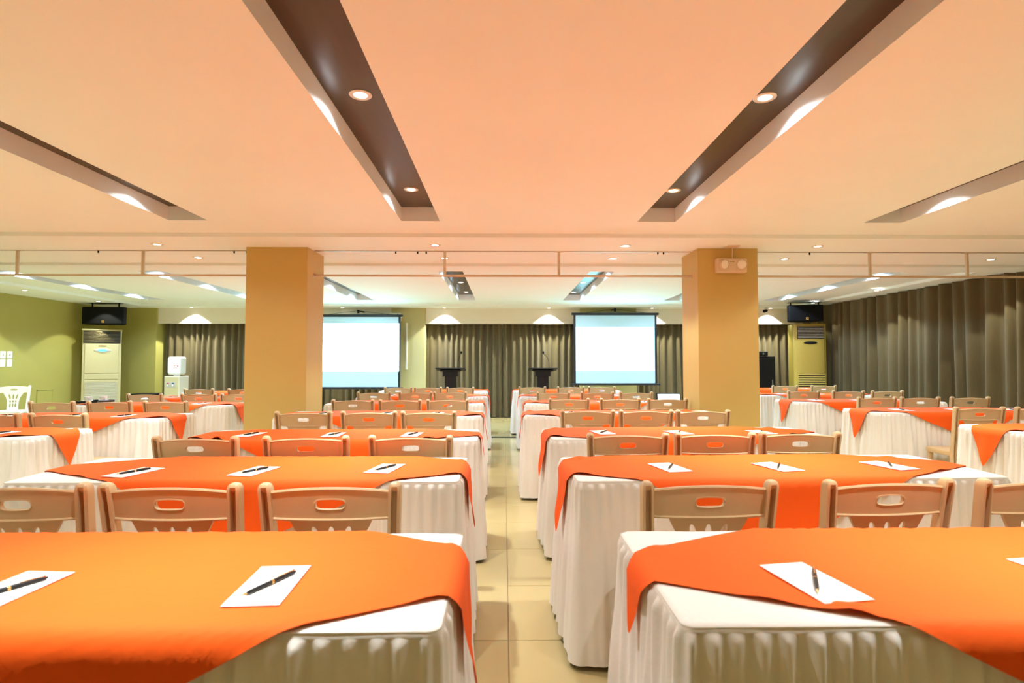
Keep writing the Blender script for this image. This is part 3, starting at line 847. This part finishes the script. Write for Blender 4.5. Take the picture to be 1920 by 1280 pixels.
# ------------------------------------------------------------------ lecterns
def lectern(label, x, mic, rz):
    t = thing('lectern', label, 'lectern', (x, 11.2, 0), rz, 'black lecterns with gooseneck microphones')
    bm = new_bm()
    box(bm, (-.285, -.20, 1.06), (.285, .20, 1.085), .004, 1, Matrix.Rotation(math.radians(-6), 4, 'X')); obj('desk_top', bm, 'black', t)
    bm = new_bm(); box(bm, (-.20, -.15, 1.03), (.20, .15, 1.065), .004); box(bm, (-.15, -.12, .93), (.15, .12, 1.035), .006); obj('neck', bm, 'black', t)
    bm = new_bm(); box(bm, (-.11, -.11, .04), (.11, .11, .94), .004); obj('column', bm, 'black', t)
    bm = new_bm(); box(bm, (-.27, -.19, 0), (.27, .19, .045), .006); obj('base', bm, 'black', t)
    x0 = .135
    bm = new_bm(); tube(bm, [(x0, .05, 1.08), (x0, .05, 1.20), (x0 + mic * .35, .03, 1.31), (x0 + mic, .0, 1.39)], .005, 8); gn = obj('gooseneck', bm, 'black_matte', t, 50)
    bm = new_bm(); lathe(bm, [(.006, -.02), (.019, 0), (.020, .02), (.010, .035)], 12, Matrix.Translation((x0 + mic, 0, 1.395))); obj('microphone', bm, 'black_matte', gn, 50)
lectern('black lectern left of centre, microphone bent to the right', -1.05, .07, 0)
lectern('black lectern right of centre, microphone bent to the left', .765, -.12, 0)

# ------------------------------------------------------------------ far right: equipment cabinet and small screen
eq = thing('equipment_cabinet', 'black equipment cabinet on the floor beside the far right curtain', 'cabinet', (5.28, 11.6, 0))
bm = new_bm(); box(bm, (-.32, 0, 0), (.32, .45, 1.335), .008); obj('body', bm, 'black_matte', eq)
bm = new_bm(); box(bm, (-.29, -.012, .05), (.29, .002, 1.30), .004); dr = obj('door', bm, 'black', eq)
bm = new_bm(); box(bm, (.24, -.03, .7), (.255, -.012, .85), .003); obj('handle', bm, 'steel', dr)
rc = thing('amplifier', 'black amplifier lying on the black equipment cabinet', 'amplifier', (5.24, 11.62, 1.335))
bm = new_bm(); box(bm, (-.22, 0, .008), (.22, .34, .10), .005); obj('body', bm, 'black_matte', rc)
bm = new_bm(); box(bm, (-.21, -.008, .015), (.21, .002, .092), .003); obj('front_panel', bm, 'black', rc)
for s in (-.12, .0, .12):
    bm = new_bm(); lathe(bm, [(.016, 0), (.014, .016)], 14, Matrix.Translation((s, -.007, .053)) @ Matrix.Rotation(PI / 2, 4, 'X')); obj('knob', bm, 'steel', rc, 40)
bm = new_bm()
for sx in (-.18, .18):
    for sy in (.04, .3): lathe(bm, [(.015, 0), (.015, .009)], 10, Matrix.Translation((sx, sy, 0)))
obj('feet', bm, 'black_matte', rc)
st = thing('side_table', 'low black table carrying the small lit laptop near the right pillar', 'table', (3.06, 10.42, 0))
bm = new_bm(); box(bm, (-.30, -.2, .33), (.30, .2, .355), .005); obj('tabletop', bm, 'black_matte', st)
for sx in (-.27, .27):
    for sy in (-.17, .17):
        bm = new_bm(); tube(bm, [(sx, sy, 0), (sx, sy, .335)], .015, 8); obj('leg', bm, 'black_matte', st, 50)
lp = thing('laptop', 'black laptop with a plain lit screen on a low table near the right pillar', 'laptop', (3.06, 10.36, .355))
bm = new_bm(); box(bm, (-.225, -.13, 0), (.225, .13, .02), .004); kb = obj('base', bm, 'black_matte', lp)
bm = new_bm(); box(bm, (-.19, -.04, .0195), (.19, .09, .0225)); obj('keyboard', bm, 'dark', kb)
RL = Matrix.Rotation(math.radians(-8), 4, 'X')
bm = new_bm(); box(bm, (-.225, .125, .015), (.225, .14, .285), .004, 1, RL); ld = obj('lid', bm, 'black_matte', lp)
bm = new_bm(); box(bm, (-.205, .1205, .03), (.205, .1245, .265), 0, 1, RL); obj('screen', bm, 'lcd', ld)

# ------------------------------------------------------------------ emergency light on the right pillar
el = thing('emergency_light', 'cream twin-head emergency light on the front of the right pillar', 'emergency light', (2.317, 5.75, 2.19))
bm = new_bm(); box(bm, (-.155, -.075, -.073), (.155, 0, .073), .012, 2); hs = obj('housing', bm, 'peach', el)
for s, tw in ((-1, 18), (1, -30)):
    mt = Matrix.Translation((s * .092 + (.01 if s > 0 else 0), -.072, .008)) @ Matrix.Rotation(math.radians(tw), 4, 'Z') @ Matrix.Rotation(PI / 2 + .12, 4, 'X')
    bm = new_bm(); lathe(bm, [(.036, -.02), (.050, 0), (.052, .028), (.048, .034), (.046, .030)], 26, mt); hd = obj('lamp_head', bm, 'peach', el, 40)
    bm = new_bm(); lathe(bm, [(.0455, .0275), (.0455, .031), (.032, .039), (.012, .043)], 26, mt); obj('lens', bm, 'glass', hd, 60)
bm = new_bm(); box(bm, (-.022, -.078, .035), (-.003, -.074, .040)); box(bm, (.002, -.078, .034), (.022, -.074, .041)); obj('indicator', bm, 'bronze', hs)
bm = new_bm(); tube(bm, [(.02, -.035, .07), (.015, -.04, .11), (.005, -.075, .15), (.0, -.09, .183)], .006, 8); obj('cable', bm, 'peach', el, 50)
bm = new_bm(); box(bm, (-.075, -.16, ZB - 2.19 - .008), (.05, -.06, ZB - 2.19 - .0005), .003); obj('ceiling_plate', bm, 'peach', el)

# ------------------------------------------------------------------ left wall: switch plates, access panel; far pier: small box and added light-spill strip; camera
for q, (y, z, lab) in enumerate(((9.65, 1.335, 'upper left'), (9.78, 1.336, 'upper right'), (9.65, 1.195, 'lower left'), (9.78, 1.196, 'lower right'))):
    t = thing('switch_plate', 'white switch plate on the olive wall, %s of four' % lab, 'switch', (XL, y, z), 0, 'white switch plates on the olive wall')
    bm = new_bm(); box(bm, (0, -.050, -.062), (.010, .050, .062), .003); obj('plate', bm, 'white_plastic', t)
    bm = new_bm(); box(bm, (.008, -.012, -.02), (.016, .012, .02), .002); obj('rocker', bm, 'white_plastic' if q > 1 else 'grille', t)
pn = thing('access_panel', 'olive painted access panel low on the olive wall', 'panel', (XL, 10.55, .50))
bm = new_bm(); box(bm, (0, -.17, -.20), (.012, .17, .20), .003); obj('door', bm, 'green', pn)
bm = new_bm()
for a, b, c, d in ((-.185, -.215, -.168, .215), (.168, -.215, .185, .215), (-.185, -.215, .185, -.198), (-.185, .198, .185, .215)): box(bm, (0, a, b), (.018, c, d), .002)
obj('frame', bm, 'green', pn)

wb = thing('wall_projector', 'small white device on a bracket at the top of the far left pier', 'projector', (-2.30, 12.2, 2.20))
bm = new_bm(); box(bm, (-.115, -.25, -.035), (.115, -.02, .05), .01, 2); bd = obj('body', bm, 'white_plastic', wb)
bm = new_bm(); lathe(bm, [(.028, 0), (.026, .02)], 16, Matrix.Translation((.06, -.25, .005)) @ Matrix.Rotation(PI / 2, 4, 'X')); obj('lens', bm, 'black', bd, 40)
bm = new_bm(); box(bm, (.03, -.12, -.10), (.09, 0, -.03), .004); obj('bracket', bm, 'white_plastic', wb)
bm = new_bm(); box(bm, (-2.115, 12.182, 1.06), (-2.075, 12.199, 2.06), .003); cd = obj('light_spill', bm, 'white_plastic'); tag(cd, 'thin white strip standing in for projector light spill, right of the left screen', 'light_spill')  # projector light spilling onto the pier, imitated by an added white strip

cc = thing('security_camera', 'small black security camera on a white bracket at the far right pelmet', 'camera', (5.62, 12.0, ZB))
bm = new_bm(); lathe(bm, [(.035, 0), (.035, -.02), (.015, -.026)], 16); tube(bm, [(0, 0, -.02), (-.03, -.05, -.055)], .010, 8); obj('mount', bm, 'white_plastic', cc, 40)
bm = new_bm(); lathe(bm, [(.028, -.06), (.032, -.03), (.032, .05), (.026, .07)], 16, Matrix.Translation((-.06, -.08, -.075)) @ Matrix.Rotation(math.radians(-50), 4, 'Z') @ Matrix.Rotation(math.radians(100), 4, 'X')); obj('body', bm, 'black_matte', cc, 40)

# ------------------------------------------------------------------ cable across the aisle; cups on the third left-block table
bm = new_bm(); tube(bm, [(-.75 + k * .075, 9.135 + .006 * math.sin(k * 1.7), .008) for k in range(20)], .008, 8)
cbx = obj('floor_cable', bm, 'black_matte', None, 50); tag(cbx, 'black cable lying across the aisle floor before the last tables', 'cable')
tr = thing('serving_tray', 'black tray with cups on the third table in the olive-wall block', 'tray', (-4.63, 6.50, TZ + .024))
bm = new_bm(); box(bm, (-.11, -.14, -.004), (.11, .14, .002), .002)
for a, b, c, d in ((-.115, -.145, -.105, .145), (.105, -.145, .115, .145), (-.115, -.145, .115, -.135), (-.115, .135, .115, .145)): box(bm, (a, b, -.004), (c, d, .02), .002)
obj('base', bm, 'black', tr)
for q, (dx, dy) in enumerate(((-.045, -.06), (.05, .05))):
    sa = tag(obj('saucer', new_bm(), 'white_plastic'), 'white saucer on the black tray, %s one' % ('nearer' if q == 0 else 'farther'), 'saucer', 'white saucers on the black tray')
    bm = new_bm(); lathe(bm, [(.028, 0), (.042, .006), (.050, .013), (.048, .014), (.03, .006), (.004, .005)], 24); bm.to_mesh(sa.data); bm.free(); sa.location = (-4.63 + dx, 6.50 + dy, TZ + .0345)
    cu = thing('cup', 'white cup on the black tray, %s one' % ('nearer' if q == 0 else 'farther'), 'cup', (-4.63 + dx, 6.50 + dy, TZ + .0352), math.radians(-40), 'white cups on the black tray')
    bm = new_bm(); lathe(bm, [(.022, .0062), (.034, .02), (.040, .055), (.038, .055), (.032, .02), (.004, .006)], 24); obj('bowl', bm, 'white_plastic', cu, 50)
    bm = new_bm(); tube(bm, [(.036, 0, .045), (.056, 0, .045), (.058, 0, .025), (.034, 0, .016)], .005, 8); obj('handle', bm, 'white_plastic', cu, 50)
